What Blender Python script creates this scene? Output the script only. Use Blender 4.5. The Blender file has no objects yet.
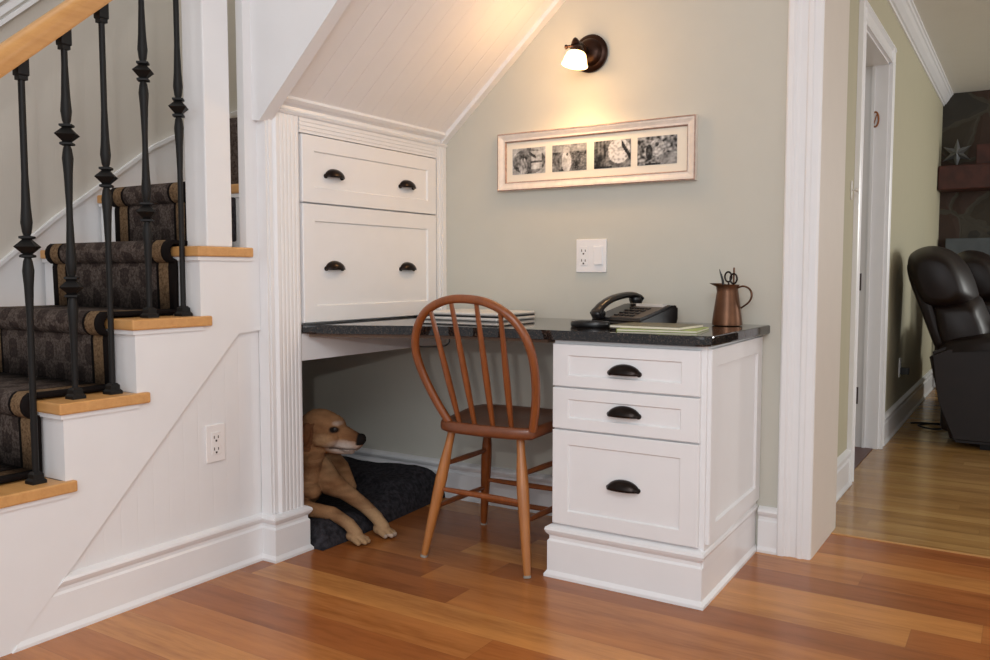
import bpy, bmesh, math, random
from mathutils import Vector, Matrix, noise
random.seed(7)
S = bpy.context.scene
COL = S.collection
PI = math.pi

# ------------------------------------------------------------------ camera
F = 844.4
yaw, pitch = -0.565427, 0.067103
cam = bpy.data.cameras.new('camera'); cam_o = bpy.data.objects.new('camera', cam); COL.objects.link(cam_o)
cam.sensor_width = 36; cam.sensor_fit = 'HORIZONTAL'; cam.lens = F/990*36; cam.clip_start = .05
fw = Vector((math.sin(yaw)*math.cos(pitch), math.cos(yaw)*math.cos(pitch), -math.sin(pitch)))
cam_o.location = (0, 0, .93)
cam_o.rotation_euler = fw.to_track_quat('-Z', 'Y').to_euler()
S.camera = cam_o

# ------------------------------------------------------------------ world, lights, exposure
W = bpy.data.worlds.new('world'); S.world = W; W.use_nodes = True
bg = W.node_tree.nodes['Background']; bg.inputs[0].default_value = (.93, .95, 1, 1); bg.inputs[1].default_value = .6
def area(name, loc, target, sx, sy, power, col):
    l = bpy.data.lights.new(name, 'AREA'); l.shape = 'RECTANGLE'; l.size = sx; l.size_y = sy; l.energy = power; l.color = col
    o = bpy.data.objects.new(name, l); COL.objects.link(o); o.location = loc
    o.rotation_euler = (Vector(target)-Vector(loc)).to_track_quat('-Z', 'Y').to_euler(); return o
area('daylight_from_front_windows', (-.4, -2.6, 1.7), (-1.6, 2.5, .7), 2.6, 1.8, 22, (.86, .94, 1))
area('flash_bounced_off_ceiling', (.15, -.15, 2.55), (-1.2, 1.9, .5), 1.5, 1.5, 46, (.92, .96, 1))
area('daylight_from_right_windows', (3.0, .6, 1.6), (-1.5, 2.0, .8), 1.6, 1.6, 14, (1, .9, .8))
area('camera_flash', (-.16, -.03, 1.12), (-1.5, 2.3, .72), .05, .03, 7, (1, .97, .95))
area('living_room_window', (2.6, 7.3, 1.5), (-.66, 4.9, .9), .45, .6, 34, (1, 1, .96))
area('living_room_fill', (4.0, 4.6, 1.6), (-.6, 4.9, 1.0), 1.6, 1.4, 34, (1, 1, .97))  # added unseen fill lamp, brightens the hall floor and ceiling
area('stairwell_daylight', (-2.45, 1.5, 3.4), (-2.5, 1.8, 1.2), .7, 1.6, 6, (1, .93, .82))
S.view_settings.view_transform = 'Standard'; S.view_settings.look = 'None'
S.view_settings.exposure = 0.0; S.view_settings.gamma = 1; S.view_settings.use_curve_mapping = False

# ------------------------------------------------------------------ materials
def srgb(c):
    r = []
    for v in c:
        v = v/255; r.append(v/12.92 if v <= .04045 else ((v+.055)/1.055)**2.4)
    return tuple(r)+(1,)
class N:
    """small node helper"""
    def __init__(s, m): s.t = m.node_tree; s.b = s.t.nodes['Principled BSDF']
    def n(s, typ, **k):
        x = s.t.nodes.new(typ)
        for a, v in k.items():
            if a.startswith('i_'):
                x.inputs[int(a[2:])].default_value = v
            else: setattr(x, a, v)
        return x
    def l(s, a, b): s.t.links.new(a, b)
    def math(s, op, a, b=None, c=None):
        x = s.n('ShaderNodeMath', operation=op)
        for i, v in enumerate((a, b, c)):
            if v is None: continue
            if isinstance(v, (int, float)): x.inputs[i].default_value = v
            else: s.l(v, x.inputs[i])
        return x.outputs[0]
    def mix(s, f, a, b):
        x = s.n('ShaderNodeMix', data_type='RGBA')
        for sk, v in ((x.inputs['Factor'], f), (x.inputs['A'], a), (x.inputs['B'], b)):
            pass
        ins = [i for i in x.inputs if i.enabled]
        for sk, v in zip(ins, (f, a, b)):
            if isinstance(v, (int, float, tuple)): sk.default_value = v
            else: s.l(v, sk)
        return [o for o in x.outputs if o.enabled][0]
    def ramp(s, f, stops, interp='LINEAR'):
        x = s.n('ShaderNodeValToRGB'); x.color_ramp.interpolation = interp
        e = x.color_ramp.elements
        while len(e) < len(stops): e.new(.5)
        for q, (p, c) in zip(e, stops): q.position = p; q.color = c
        s.l(f, x.inputs[0]); return x.outputs[0]
    def obj(s, scale=(1, 1, 1)):
        tc = s.n('ShaderNodeTexCoord'); mp = s.n('ShaderNodeMapping'); mp.inputs['Scale'].default_value = scale
        s.l(tc.outputs['Object'], mp.inputs[0]); return mp.outputs[0]
    def noise(s, vec, scale, detail=4, rough=.5, out='Fac'):
        x = s.n('ShaderNodeTexNoise'); x.inputs['Scale'].default_value = scale; x.inputs['Detail'].default_value = detail
        x.inputs['Roughness'].default_value = rough; s.l(vec, x.inputs['Vector']); return x.outputs[out]
    def bump(s, h, strength=.3, dist=.002):
        x = s.n('ShaderNodeBump'); x.inputs['Strength'].default_value = strength; x.inputs['Distance'].default_value = dist
        s.l(h, x.inputs['Height']); s.l(x.outputs[0], s.b.inputs['Normal'])
def mat(name, col, rough=.5, metal=0, coat=0, spec=.5, var=.008, nscale=12, bump=0, bscale=200):
    m = bpy.data.materials.new(name); m.use_nodes = True; k = N(m); b = k.b
    b.inputs['Roughness'].default_value = rough; b.inputs['Metallic'].default_value = metal
    b.inputs['Specular IOR Level'].default_value = spec; b.inputs['Coat Weight'].default_value = coat
    c = srgb(col); v = k.obj()
    f = k.noise(v, nscale, 3)
    dk = tuple(x*(1-var) for x in c[:3])+(1,); lt = tuple(min(1, x*(1+var)) for x in c[:3])+(1,)
    k.l(k.ramp(f, [(.35, dk), (.65, lt)]), b.inputs['Base Color'])
    if bump: k.bump(k.noise(v, bscale, 3), bump, .001)
    m['k'] = 1
    return m
WHITE = (234, 234, 235)
M = {}
M['white'] = mat('white_paint', WHITE, .35, bump=.03)
M['white_trim'] = mat('white_trim_paint', (236, 236, 237), .3)
M['sage'] = mat('sage_wall_paint', (200, 198, 187), .7, bump=.06, bscale=500)
M['green'] = mat('hall_wall_paint', (184, 178, 152), .7, bump=.06, bscale=500)
M['ceil'] = mat('ceiling_paint', (222, 220, 212), .8)
M['iron'] = mat('black_iron', (14, 12, 11), .55, .1, spec=.35, bump=.08)
M['bronze'] = mat('dark_bronze', (38, 30, 27), .3, .8)
M['sconce'] = mat('sconce_bronze', (48, 29, 20), .32, .8)
M['copper'] = mat('brown_copper', (100, 66, 44), .36, .6, var=.15, nscale=20)
M['black'] = mat('black_plastic', (18, 17, 18), .3)
M['grey_key'] = mat('grey_keys', (70, 64, 60), .5)
M['silver'] = mat('silver_aluminium', (224, 220, 214), .3, .3)
M['plate'] = mat('white_switch_plastic', (240, 237, 236), .3)
M['slot'] = mat('slot_dark', (70, 60, 58), .6)
M['leather'] = mat('dark_brown_leather', (24, 14, 11), .42, 0, 0, .3, var=.15, nscale=9, bump=.12, bscale=60)
M['paper'] = mat('cream_paper', (226, 216, 200), .8, var=.02)
M['wood_dark'] = mat('dark_red_beam', (66, 30, 22), .6, var=.25, nscale=14, bump=.3, bscale=30)
M['tan_mat'] = mat('cream_mount_board', (236, 228, 212), .85, var=.01)
M['green_cov'] = mat('green_magazine_cover', (150, 170, 70), .35, var=.2, nscale=20)
M['olive_cov'] = mat('olive_magazine_cover', (98, 94, 70), .4, var=.2, nscale=18)
M['star'] = mat('pewter_star', (120, 122, 124), .4, .7)
M['red'] = mat('red_cloth', (110, 22, 16), .6)
M['dark'] = mat('dark_void', (12, 12, 13), .8)
M['hearth'] = mat('pale_slate', (150, 158, 152), .35, var=.12)
M['slate'] = mat('blue_grey_slate', (74, 80, 84), .5, var=.12)
M['clay'] = mat('brown_clay', (150, 92, 48), .5, var=.1)
M['foot_pad'] = mat('grey_felt', (150, 144, 134), .9)
M['dogblack'] = mat('dog_nose_black', (16, 13, 12), .3)

def bead(name, col, axis, pitch=.052, rough=.35, st=.22):
    m = mat(name, col, rough); k = N(m)
    tc = k.n('ShaderNodeTexCoord'); sp = k.n('ShaderNodeSeparateXYZ'); k.l(tc.outputs['Object'], sp.inputs[0])
    f = k.math('FRACT', k.math('DIVIDE', sp.outputs[axis], pitch))
    d = k.math('ABSOLUTE', k.math('SUBTRACT', f, .5))
    mr = k.n('ShaderNodeMapRange', interpolation_type='SMOOTHSTEP'); mr.inputs['From Min'].default_value = 0; mr.inputs['From Max'].default_value = .07
    k.l(d, mr.inputs['Value']); k.bump(mr.outputs[0], st, .0016); return m
M['bead_y'] = bead('beadboard_wall_white', (234, 234, 235), 1)
M['bead_soffit'] = bead('beadboard_soffit_white', (238, 236, 236), 1, .082, .4, .8)
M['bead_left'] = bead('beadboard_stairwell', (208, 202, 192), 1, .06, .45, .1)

def wood(name, c1, c2, rough, axis=0, coat=0, scale=1.0, grain=26):
    m = bpy.data.materials.new(name); m.use_nodes = True; k = N(m)
    sc = [grain*scale]*3; sc[axis] = 1.6*scale
    v = k.obj(tuple(sc)); a = k.noise(v, 1.6, 5, .6); w = k.noise(v, 6, 2, .5)
    f = k.math('ADD', k.math('MULTIPLY', a, .7), k.math('MULTIPLY', w, .3))
    k.l(k.ramp(f, [(.3, srgb(c1)), (.7, srgb(c2))]), k.b.inputs['Base Color'])
    k.b.inputs['Roughness'].default_value = rough; k.b.inputs['Coat Weight'].default_value = coat
    k.bump(f, .08, .001); return m
M['maple_y'] = wood('honey_wood', (196, 142, 82), (214, 162, 100), .4, 1, .1)
M['maple_x'] = wood('honey_wood_across', (196, 142, 82), (214, 162, 100), .4, 0, .1)
M['chair'] = wood('reddish_stained_wood', (112, 58, 24), (146, 80, 36), .35, 2, .25)
M['chair_leg'] = wood('amber_stained_wood', (154, 94, 44), (184, 120, 62), .35, 2, .25)
M['seat_wood'] = wood('dark_seat_wood', (104, 58, 34), (126, 72, 42), .38, 1, .2)

def planks(name, w, L, cols, rough, seam=.008):
    m = bpy.data.materials.new(name); m.use_nodes = True; k = N(m)
    tc = k.n('ShaderNodeTexCoord'); sp = k.n('ShaderNodeSeparateXYZ'); k.l(tc.outputs['Object'], sp.inputs[0])
    x, y = sp.outputs[0], sp.outputs[1]
    ry = k.math('DIVIDE', k.math('ADD', y, .03), w); row = k.math('FLOOR', ry); fy = k.math('FRACT', ry)
    wn = k.n('ShaderNodeTexWhiteNoise', noise_dimensions='1D'); k.l(row, wn.inputs['W'])
    rx = k.math('ADD', k.math('DIVIDE', x, L), k.math('MULTIPLY', wn.outputs['Value'], 7.3)); colm = k.math('FLOOR', rx); fx = k.math('FRACT', rx)
    cv = k.n('ShaderNodeCombineXYZ'); k.l(row, cv.inputs[0]); k.l(colm, cv.inputs[1])
    w2 = k.n('ShaderNodeTexWhiteNoise', noise_dimensions='2D'); k.l(cv.outputs[0], w2.inputs['Vector'])
    off = k.n('ShaderNodeVectorMath', operation='MULTIPLY_ADD'); k.l(w2.outputs['Color'], off.inputs[0]); off.inputs[1].default_value = (9, 9, 9)
    mp = k.n('ShaderNodeMapping'); mp.inputs['Scale'].default_value = (1.3, 11, 1); k.l(tc.outputs['Object'], mp.inputs[0]); k.l(mp.outputs[0], off.inputs[2])
    g = k.noise(off.outputs[0], 1.3, 6, .62); g2 = k.noise(off.outputs[0], 9, 3, .5)
    n = len(cols); base = k.ramp(w2.outputs['Value'], [((i+.0)/n, srgb(c)) for i, c in enumerate(cols)], 'CONSTANT')
    gr = k.ramp(k.math('ADD', k.math('MULTIPLY', g, .75), k.math('MULTIPLY', g2, .25)), [(.3, (.62, .55, .5, 1)), (.5, (.97, .97, .97, 1)), (.72, (1.22, 1.25, 1.22, 1))])
    mu = k.n('ShaderNodeMix', data_type='RGBA', blend_type='MULTIPLY'); ins = [i for i in mu.inputs if i.enabled]
    ins[0].default_value = 1; k.l(base, ins[1]); k.l(gr, ins[2]); c = [o for o in mu.outputs if o.enabled][0]
    ey = k.math('MINIMUM', fy, k.math('SUBTRACT', 1, fy)); ex = k.math('MINIMUM', fx, k.math('SUBTRACT', 1, fx))
    s = k.math('MAXIMUM', k.math('LESS_THAN', ey, seam), k.math('LESS_THAN', ex, seam*w/L))
    c = k.mix(k.math('MULTIPLY', s, .22), c, (.05, .02, .01, 1))
    k.l(c, k.b.inputs['Base Color']); k.b.inputs['Roughness'].default_value = rough
    k.b.inputs['Specular IOR Level'].default_value = .4
    k.bump(k.math('SUBTRACT', k.math('MULTIPLY', g, .25), s), .25, .0012); return m
M['floor'] = planks('warm_plank_floor', .128, 1.35, [(174, 108, 55), (165, 99, 50), (178, 113, 59), (156, 92, 47), (194, 131, 71), (169, 103, 53), (153, 90, 46)], .24)
M['floor_hall'] = planks('hall_plank_floor', .082, 1.1, [(172, 132, 78), (162, 122, 70), (182, 142, 86), (168, 128, 76)], .2)
M['threshold'] = mat('red_brown_threshold', (86, 44, 34), .4)

# granite
m = bpy.data.materials.new('black_speckled_granite'); m.use_nodes = True; k = N(m); v = k.obj()
vo = k.n('ShaderNodeTexVoronoi'); vo.inputs['Scale'].default_value = 420; k.l(v, vo.inputs['Vector'])
f = k.math('ADD', k.math('MULTIPLY', k.noise(v, 150, 4, .7), .7), k.math('MULTIPLY', vo.outputs['Distance'], .45))
k.l(k.ramp(f, [(.42, srgb((11, 10, 11))), (.55, srgb((26, 24, 24))), (.68, srgb((48, 42, 38))), (.8, srgb((92, 80, 70)))]), k.b.inputs['Base Color'])
k.b.inputs['Roughness'].default_value = .035; M['granite'] = m
# stair carpet: brown field, tan border stripe, dark piping (x is across the stair)
m = bpy.data.materials.new('patterned_brown_carpet'); m.use_nodes = True; k = N(m)
tc = k.n('ShaderNodeTexCoord'); sp = k.n('ShaderNodeSeparateXYZ'); k.l(tc.outputs['Object'], sp.inputs[0])
axn = k.n('ShaderNodeAttribute', attribute_name='edge'); ax = axn.outputs['Fac']
att = k.n('ShaderNodeAttribute', attribute_name='arc'); arc = att.outputs['Fac']
v = k.obj(); n1 = k.noise(v, 110, 4, .8); n2 = k.noise(v, 30, 3, .6)
# scrolled motif columns
mx = k.math('SINE', k.math('MULTIPLY', sp.outputs[0], 62)); my = k.math('SINE', k.math('MULTIPLY', arc, 47))
mot = k.math('MULTIPLY', k.math('LESS_THAN', k.math('ADD', k.math('MULTIPLY', mx, my), k.math('MULTIPLY', k.math('SUBTRACT', n2, .5), 1.2)), -.15), -1.0)
field = k.ramp(k.math('ADD', k.math('MULTIPLY', mot, .11), k.math('MULTIPLY', n1, .85)), [(.12, srgb((36, 29, 28))), (.36, srgb((66, 56, 52))), (.62, srgb((118, 106, 98)))])
brd = k.ramp(n1, [(.35, srgb((84, 65, 48))), (.62, srgb((138, 112, 84)))])
# border: 0.262..0.302 from the middle; inner piping 0.25..0.262; outer edge dark
hw = .325
s_b = k.math('MULTIPLY', k.math('GREATER_THAN', ax, hw-.075), k.math('LESS_THAN', ax, hw-.03))
c = k.mix(s_b, field, brd)
s_p = k.math('MULTIPLY', k.math('GREATER_THAN', ax, hw-.087), k.math('LESS_THAN', ax, hw-.075))
c = k.mix(s_p, c, srgb((20, 16, 15)))
c = k.mix(k.math('GREATER_THAN', ax, hw-.03), c, srgb((26, 21, 20)))
k.l(c, k.b.inputs['Base Color']); k.b.inputs['Roughness'].default_value = .95; k.b.inputs['Specular IOR Level'].default_value = .1
k.bump(n1, .4, .002); M['carpet'] = m
# dog bed fleece
m = mat('charcoal_fleece', (52, 50, 54), .95, spec=.1, var=.4, nscale=60); k = N(m); v = k.obj((1, 1, 1))
k.bump(k.noise(v, 55, 3, .6), .9, .012); M['fleece'] = m
# stone
m = bpy.data.materials.new('fieldstone_masonry'); m.use_nodes = True; k = N(m); v = k.obj((1, 1, 1))
dn = k.noise(v, 3, 3, .5, 'Color'); ad = k.n('ShaderNodeVectorMath', operation='MULTIPLY_ADD'); k.l(dn, ad.inputs[0]); ad.inputs[1].default_value = (.25, .25, .25); k.l(v, ad.inputs[2])
vo = k.n('ShaderNodeTexVoronoi', feature='DISTANCE_TO_EDGE'); vo.inputs['Scale'].default_value = 3.2; k.l(ad.outputs[0], vo.inputs['Vector'])
vc = k.n('ShaderNodeTexVoronoi'); vc.inputs['Scale'].default_value = 3.2; k.l(ad.outputs[0], vc.inputs['Vector'])
sc_ = k.n('ShaderNodeSeparateColor'); k.l(vc.outputs['Color'], sc_.inputs[0])
st = k.ramp(sc_.outputs[0], [(0, srgb((66, 46, 36))), (.35, srgb((52, 50, 44))), (.6, srgb((62, 54, 42))), (.85, srgb((46, 44, 42)))], 'CONSTANT')
st = k.mix(k.math('MULTIPLY', k.noise(v, 14, 5, .6), .6), st, srgb((48, 42, 38)))
mo = k.math('LESS_THAN', vo.outputs['Distance'], .045)
k.l(k.mix(mo, st, srgb((68, 63, 54))), k.b.inputs['Base Color']); k.b.inputs['Roughness'].default_value = .8
k.bump(k.math('MINIMUM', vo.outputs['Distance'], .15), .8, .05); M['stone'] = m
# colour-attribute materials (prints; coat of the dog)
def attr_mat(name, rough, bump=0, bs=200):
    m = bpy.data.materials.new(name); m.use_nodes = True; k = N(m)
    a = k.n('ShaderNodeAttribute', attribute_name='Col')
    v = k.obj((1, 1, 1)); n = k.noise(v, bs, 3, .6)
    k.l(k.mix(k.math('MULTIPLY', n, .35), a.outputs['Color'], (0.02, .012, .008, 1)) if bump else a.outputs['Color'], k.b.inputs['Base Color'])
    k.b.inputs['Roughness'].default_value = rough; k.b.inputs['Specular IOR Level'].default_value = .15 if bump else .4
    if bump: k.bump(n, bump, .004)
    return m
M['fur'] = attr_mat('golden_fur', .85, .6, 170)
M['print'] = attr_mat('monochrome_print', .4)
# frosted lamp glass (lit)
m = bpy.data.materials.new('lit_frosted_glass'); m.use_nodes = True; k = N(m)
k.b.inputs['Base Color'].default_value = (1, .85, .6, 1); k.b.inputs['Emission Color'].default_value = (1, .62, .26, 1); k.b.inputs['Emission Strength'].default_value = 5
k.l(k.ramp(k.noise(k.obj(), 30), [(0, (1, .56, .20, 1)), (1, (1, .64, .28, 1))]), k.b.inputs['Emission Color']); M['glass'] = m
m = m.copy(); m.name = 'glowing_bulb'; m.node_tree.nodes['Principled BSDF'].inputs['Emission Strength'].default_value = 14; M['bulb'] = m
# distressed white picture frame
m = mat('distressed_white_frame', (228, 218, 208), .45, var=.05, nscale=40); M['frame'] = m
M['frame_line'] = mat('rubbed_brown_edge', (168, 138, 124), .5, var=.2, nscale=60)

# ------------------------------------------------------------------ geometry helpers
def obj(name, bm, m, parent=None, smooth=False, angle=35, world=True):
    """links ONE mesh object; vertices are given in world space (world=True) or in the parent's space"""
    me = bpy.data.meshes.new(name)
    bmesh.ops.recalc_face_normals(bm, faces=bm.faces)
    if smooth:
        a = math.radians(angle)
        for f in bm.faces: f.smooth = True
        for e in bm.edges:
            if len(e.link_faces) == 2 and e.calc_face_angle(0) > a: e.smooth = False
    if parent is not None and world:
        off = Vector((0, 0, 0)); p = parent
        while p is not None: off += p.location; p = p.parent
        bmesh.ops.translate(bm, verts=bm.verts, vec=-off)
    bm.to_mesh(me); bm.free()
    for x in (m if isinstance(m, list) else [m]): me.materials.append(x)
    o = bpy.data.objects.new(name, me); COL.objects.link(o)
    if parent is not None: o.parent = parent
    return o
def tag(o, label, cat, group=None, kind=None):
    o['label'] = label; o['category'] = cat
    if group: o['group'] = group
    if kind: o['kind'] = kind
    return o
def thing(name, label, cat, loc=(0, 0, 0), rz=0, group=None):
    o = bpy.data.objects.new(name, None); COL.objects.link(o); o.empty_display_size = .1
    o.location = loc; o.rotation_euler = (0, 0, rz); return tag(o, label, cat, group)
def struct(name, bm, m, **k):
    o = obj(name, bm, m, **k); o['kind'] = 'structure'; return o
def box(bm, x0, y0, z0, x1, y1, z1, bev=0, mi=0):
    vs = [bm.verts.new((x, y, z)) for x in (x0, x1) for y in (y0, y1) for z in (z0, z1)]
    fs = [bm.faces.new([vs[i] for i in q]) for q in ((0, 1, 3, 2), (4, 6, 7, 5), (0, 4, 5, 1), (2, 3, 7, 6), (0, 2, 6, 4), (1, 5, 7, 3))]
    for f in fs: f.material_index = mi
    if bev:
        es = list({e for f in fs for e in f.edges})
        r = bmesh.ops.bevel(bm, geom=es, offset=bev, segments=2, affect='EDGES', profile=.5)
        for f in r['faces']: f.material_index = mi
    return fs
def B(*a, **k):
    bm = bmesh.new(); box(bm, *a, **k); return bm
def prism(bm, pts, axis, a0, a1, mi=0):
    """polygon pts (2-D) extruded along axis 0/1/2 from a0 to a1"""
    def P(p, a):
        return {0: (a, p[0], p[1]), 1: (p[0], a, p[1]), 2: (p[0], p[1], a)}[axis]
    lo = [bm.verts.new(P(p, a0)) for p in pts]; hi = [bm.verts.new(P(p, a1)) for p in pts]
    n = len(pts); fs = [bm.faces.new(lo[::-1]), bm.faces.new(hi)]
    for i in range(n): fs.append(bm.faces.new((lo[i], lo[(i+1) % n], hi[(i+1) % n], hi[i])))
    for f in fs: f.material_index = mi
    return fs
def sweep(bm, path, prof, start=None):
    """profile (d outwards, z) swept along an xy path, mitred; outward is the right-hand side"""
    P = [Vector(p) for p in path]; n = len(P); rings = []
    for i in range(n):
        ns = []
        if i > 0: d = (P[i]-P[i-1]).normalized(); ns.append(Vector((d.y, -d.x)))
        if i < n-1: d = (P[i+1]-P[i]).normalized(); ns.append(Vector((d.y, -d.x)))
        mv = ns[0] if len(ns) == 1 else (ns[0]+ns[1])/(1+ns[0].dot(ns[1]))
        ring = []
        for d, z in prof:
            q = P[i]+mv*d; v = bm.verts.new((q.x, q.y, z))
            if i == 0 and start: v.co = start(v.co)
            ring.append(v)
        rings.append(ring)
    m = len(prof)
    for a, b in zip(rings, rings[1:]):
        for j in range(m): bm.faces.new((a[j], a[(j+1) % m], b[(j+1) % m], b[j]))
    bm.faces.new(rings[0]); bm.faces.new(rings[-1][::-1])
def tube(bm, pts, rad, seg=12, cap=True, flat=None, up=None):
    """tube through 3-D points; rad one value or one per point; flat=(a,b) scales the two axes"""
    P = [Vector(p) for p in pts]; n = len(P); R = rad if isinstance(rad, (list, tuple)) else [rad]*n
    rings = []; prev = None
    for i in range(n):
        t = (P[min(i+1, n-1)]-P[max(i-1, 0)]).normalized()
        if prev is None:
            ref = Vector(up) if up else (Vector((0, 0, 1)) if abs(t.z) < .9 else Vector((1, 0, 0)))
            u = (ref-t*ref.dot(t)).normalized()
        else: u = (prev-t*prev.dot(t)).normalized()
        prev = u; w = t.cross(u); fa, fb = flat or (1, 1)
        rings.append([bm.verts.new(P[i]+(u*math.cos(2*PI*j/seg)*fa+w*math.sin(2*PI*j/seg)*fb)*R[i]) for j in range(seg)])
    for a, b in zip(rings, rings[1:]):
        for j in range(seg): bm.faces.new((a[j], a[(j+1) % seg], b[(j+1) % seg], b[j]))
    if cap: bm.faces.new(rings[0][::-1]); bm.faces.new(rings[-1])
def lathe(bm, prof, p0, p1=None, seg=24, sq=0):
    """profile (t, r): t metres along p0->p1 direction (default up)"""
    p0 = Vector(p0); ax = (Vector(p1)-p0).normalized() if p1 is not None else Vector((0, 0, 1))
    u = ax.orthogonal().normalized() if abs(ax.z) < .99 else Vector((1, 0, 0)); w = ax.cross(u); rings = []
    for t, r in prof:
        rings.append([bm.verts.new(p0+ax*t+(u*math.cos(2*PI*j/seg)+w*math.sin(2*PI*j/seg))*max(r, 1e-4)) for j in range(seg)])
    for a, b in zip(rings, rings[1:]):
        for j in range(seg): bm.faces.new((a[j], a[(j+1) % seg], b[(j+1) % seg], b[j]))
    bm.faces.new(rings[0][::-1]); bm.faces.new(rings[-1])
def smooth_path(pts, n=8):
    P = [Vector(p) for p in pts]; out = []
    for i in range(len(P)-1):
        p0 = P[max(i-1, 0)]; p1 = P[i]; p2 = P[i+1]; p3 = P[min(i+2, len(P)-1)]
        for j in range(n):
            t = j/n; out.append(.5*((2*p1)+(-p0+p2)*t+(2*p0-5*p1+4*p2-p3)*t*t+(-p0+3*p1-3*p2+p3)*t**3))
    out.append(P[-1]); return out

# ================================================================== SETTING
YW = 2.83; XS = -2.085; XL = -2.92
BASE = [(0, 0), (.022, 0), (.022, .008), (.014, .019), (.014, .104), (.009, .110), (.009, .119), (.017, .128), (.021, .137), (.019, .144), (.009, .150), (0, .153)]
struct('floor', B(XL-.1, -1.2, -.06, 3.2, 3.155, 0), M['floor'])
fh = B(-1.4, 3.155, -.06, 4.2, 8.3, -.001); struct('floor_hall', fh, M['floor_hall'])
struct('trim_1', B(-.575, 3.148, -.02, 3.2, 3.162, .002), M['maple_x'])       # seam strip between the two floors
struct('ceiling', B(-1.95, -1.2, 2.62, 3.2, 3.03, 2.7), M['ceil'])
struct('ceiling_hall', B(-.78, 3.03, 2.38, 4.2, 8.3, 2.46), M['ceil'])
# back wall behind the desk and the pier at the hall opening
struct('wall_back', B(XL-.1, YW, 0, -.66, YW+.12, 2.62), M['sage'])
struct('wall_pier', B(-.66, YW, 0, -.578, 3.23, 2.62), M['sage'])
struct('wall_header', B(-.578, YW, 2.25, 3.2, 3.03, 2.62), M['sage'])
# casing of the opening
bm = bmesh.new()
cas = [(-.682, YW), (-.682, YW-.018), (-.676, YW-.024), (-.662, YW-.024), (-.655, YW-.017), (-.648, YW-.017), (-.640, YW-.013), (-.622, YW-.013), (-.616, YW-.019), (-.604, YW-.019), (-.600, YW-.014), (-.582, YW-.014), (-.576, YW-.010), (-.576, YW)]
prism(bm, cas, 2, 0, 2.3); struct('trim_2', bm, M['white_trim'])
struct('trim_3', B(-.578, YW-.001, 0, -.5745, 3.232, 2.25), mat('jamb_cream_paint', (220, 211, 200), .5))
# hall left wall with a doorway
XH = -.66
bm = bmesh.new(); box(bm, XH-.12, 3.23, 0, XH, 4.0, 2.42); box(bm, XH-.12, 4.83, 0, XH, 7.95, 2.42); box(bm, XH-.12, 4.0, 2.02, XH, 4.83, 2.42)
struct('wall_left', bm, M['green'])
bm = bmesh.new()
for a, b in ((3.925, 4.015), (4.825, 4.925)):
    prism(bm, [(XH, a), (XH+.02, a), (XH+.024, a+.012), (XH+.014, a+.03), (XH+.014, b-.02), (XH+.02, b-.01), (XH+.016, b), (XH, b)], 2, 0, 2.10)
prism(bm, [(XH+.0006, 2.01), (XH+.0166, 2.01), (XH+.0206, 2.02), (XH+.0146, 2.03), (XH+.0146, 2.07), (XH+.0246, 2.085), (XH+.0206, 2.101), (XH+.0006, 2.101)], 1, 3.9245, 4.9255)
box(bm, XH-.125, 4.0, 0, XH+.002, 4.018, 2.02); box(bm, XH-.125, 4.812, 0, XH+.002, 4.832, 2.02); box(bm, XH-.125, 4.0, 2.0, XH+.002, 4.83, 2.02)
box(bm, XH-.075, 4.80, 0, XH-.06, 4.815, 2.0)
d1 = struct('door_1', bm, M['white_trim'])
for z in (.28, .884):
    obj('hinge', B(XH-.118, 4.806, z-.045, XH-.10, 4.813, z+.045), M['slot'], d1)
struct('floor_threshold', B(-1.3, 4.018, -.02, XH-.02, 4.812, .003), M['threshold'])
struct('wall_room', B(-1.42, 3.6, 0, -1.3, 5.3, 2.42), M['green'])
# hall baseboards and crown
bm = bmesh.new(); BH = [(d, z*1.05) for d, z in BASE]
sweep(bm, [(XH, 3.235), (XH, 3.925)], BH); struct('baseboard_left', bm, M['white_trim'])
bm = bmesh.new(); sweep(bm, [(XH, 4.925), (XH, 7.84)], BH); struct('baseboard_hall', bm, M['white_trim'])
CR = [(0, 2.285), (.010, 2.285), (.013, 2.296), (.022, 2.300), (.042, 2.328), (.052, 2.348), (.060, 2.354), (.064, 2.364), (.072, 2.368), (.072, 2.38), (0, 2.38)]
bm = bmesh.new(); sweep(bm, [(XH, 3.03), (XH, 7.84)], CR); struct('trim_4', bm, M['white_trim'])
# fireplace wall at the far end of the living room
struct('wall_fireplace', B(-.78, 7.84, 0, 4.2, 8.0, 2.42), M['stone'])
# baseboards of the near room
bm = bmesh.new(); sweep(bm, [(XL, YW), (-1.215, YW)], BASE); struct('baseboard_back', bm, M['white_trim'])
bm = bmesh.new(); sweep(bm, [(-.745, YW), (-.682, YW)], BASE); struct('baseboard_right', bm, M['white_trim'])
bm = bmesh.new()
sweep(bm, [(XS-.012, 1.0), (XS-.012, 1.886), (-2.037, 1.886), (-2.037, 2.012), (-2.11, 2.012)], BASE, start=lambda c: Vector((c.x, 1.065+c.z/1.04, c.z)))
struct('baseboard_stairs', bm, M['white_trim'])
# beadboard wall under the stairs
bm = bmesh.new()
prism(bm, [(1.05, 0), (1.89, 0), (1.89, .85), (1.05, .04)], 0, XS-.03, XS-.008)
struct('wall_stairs', bm, M['bead_y'])
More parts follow.
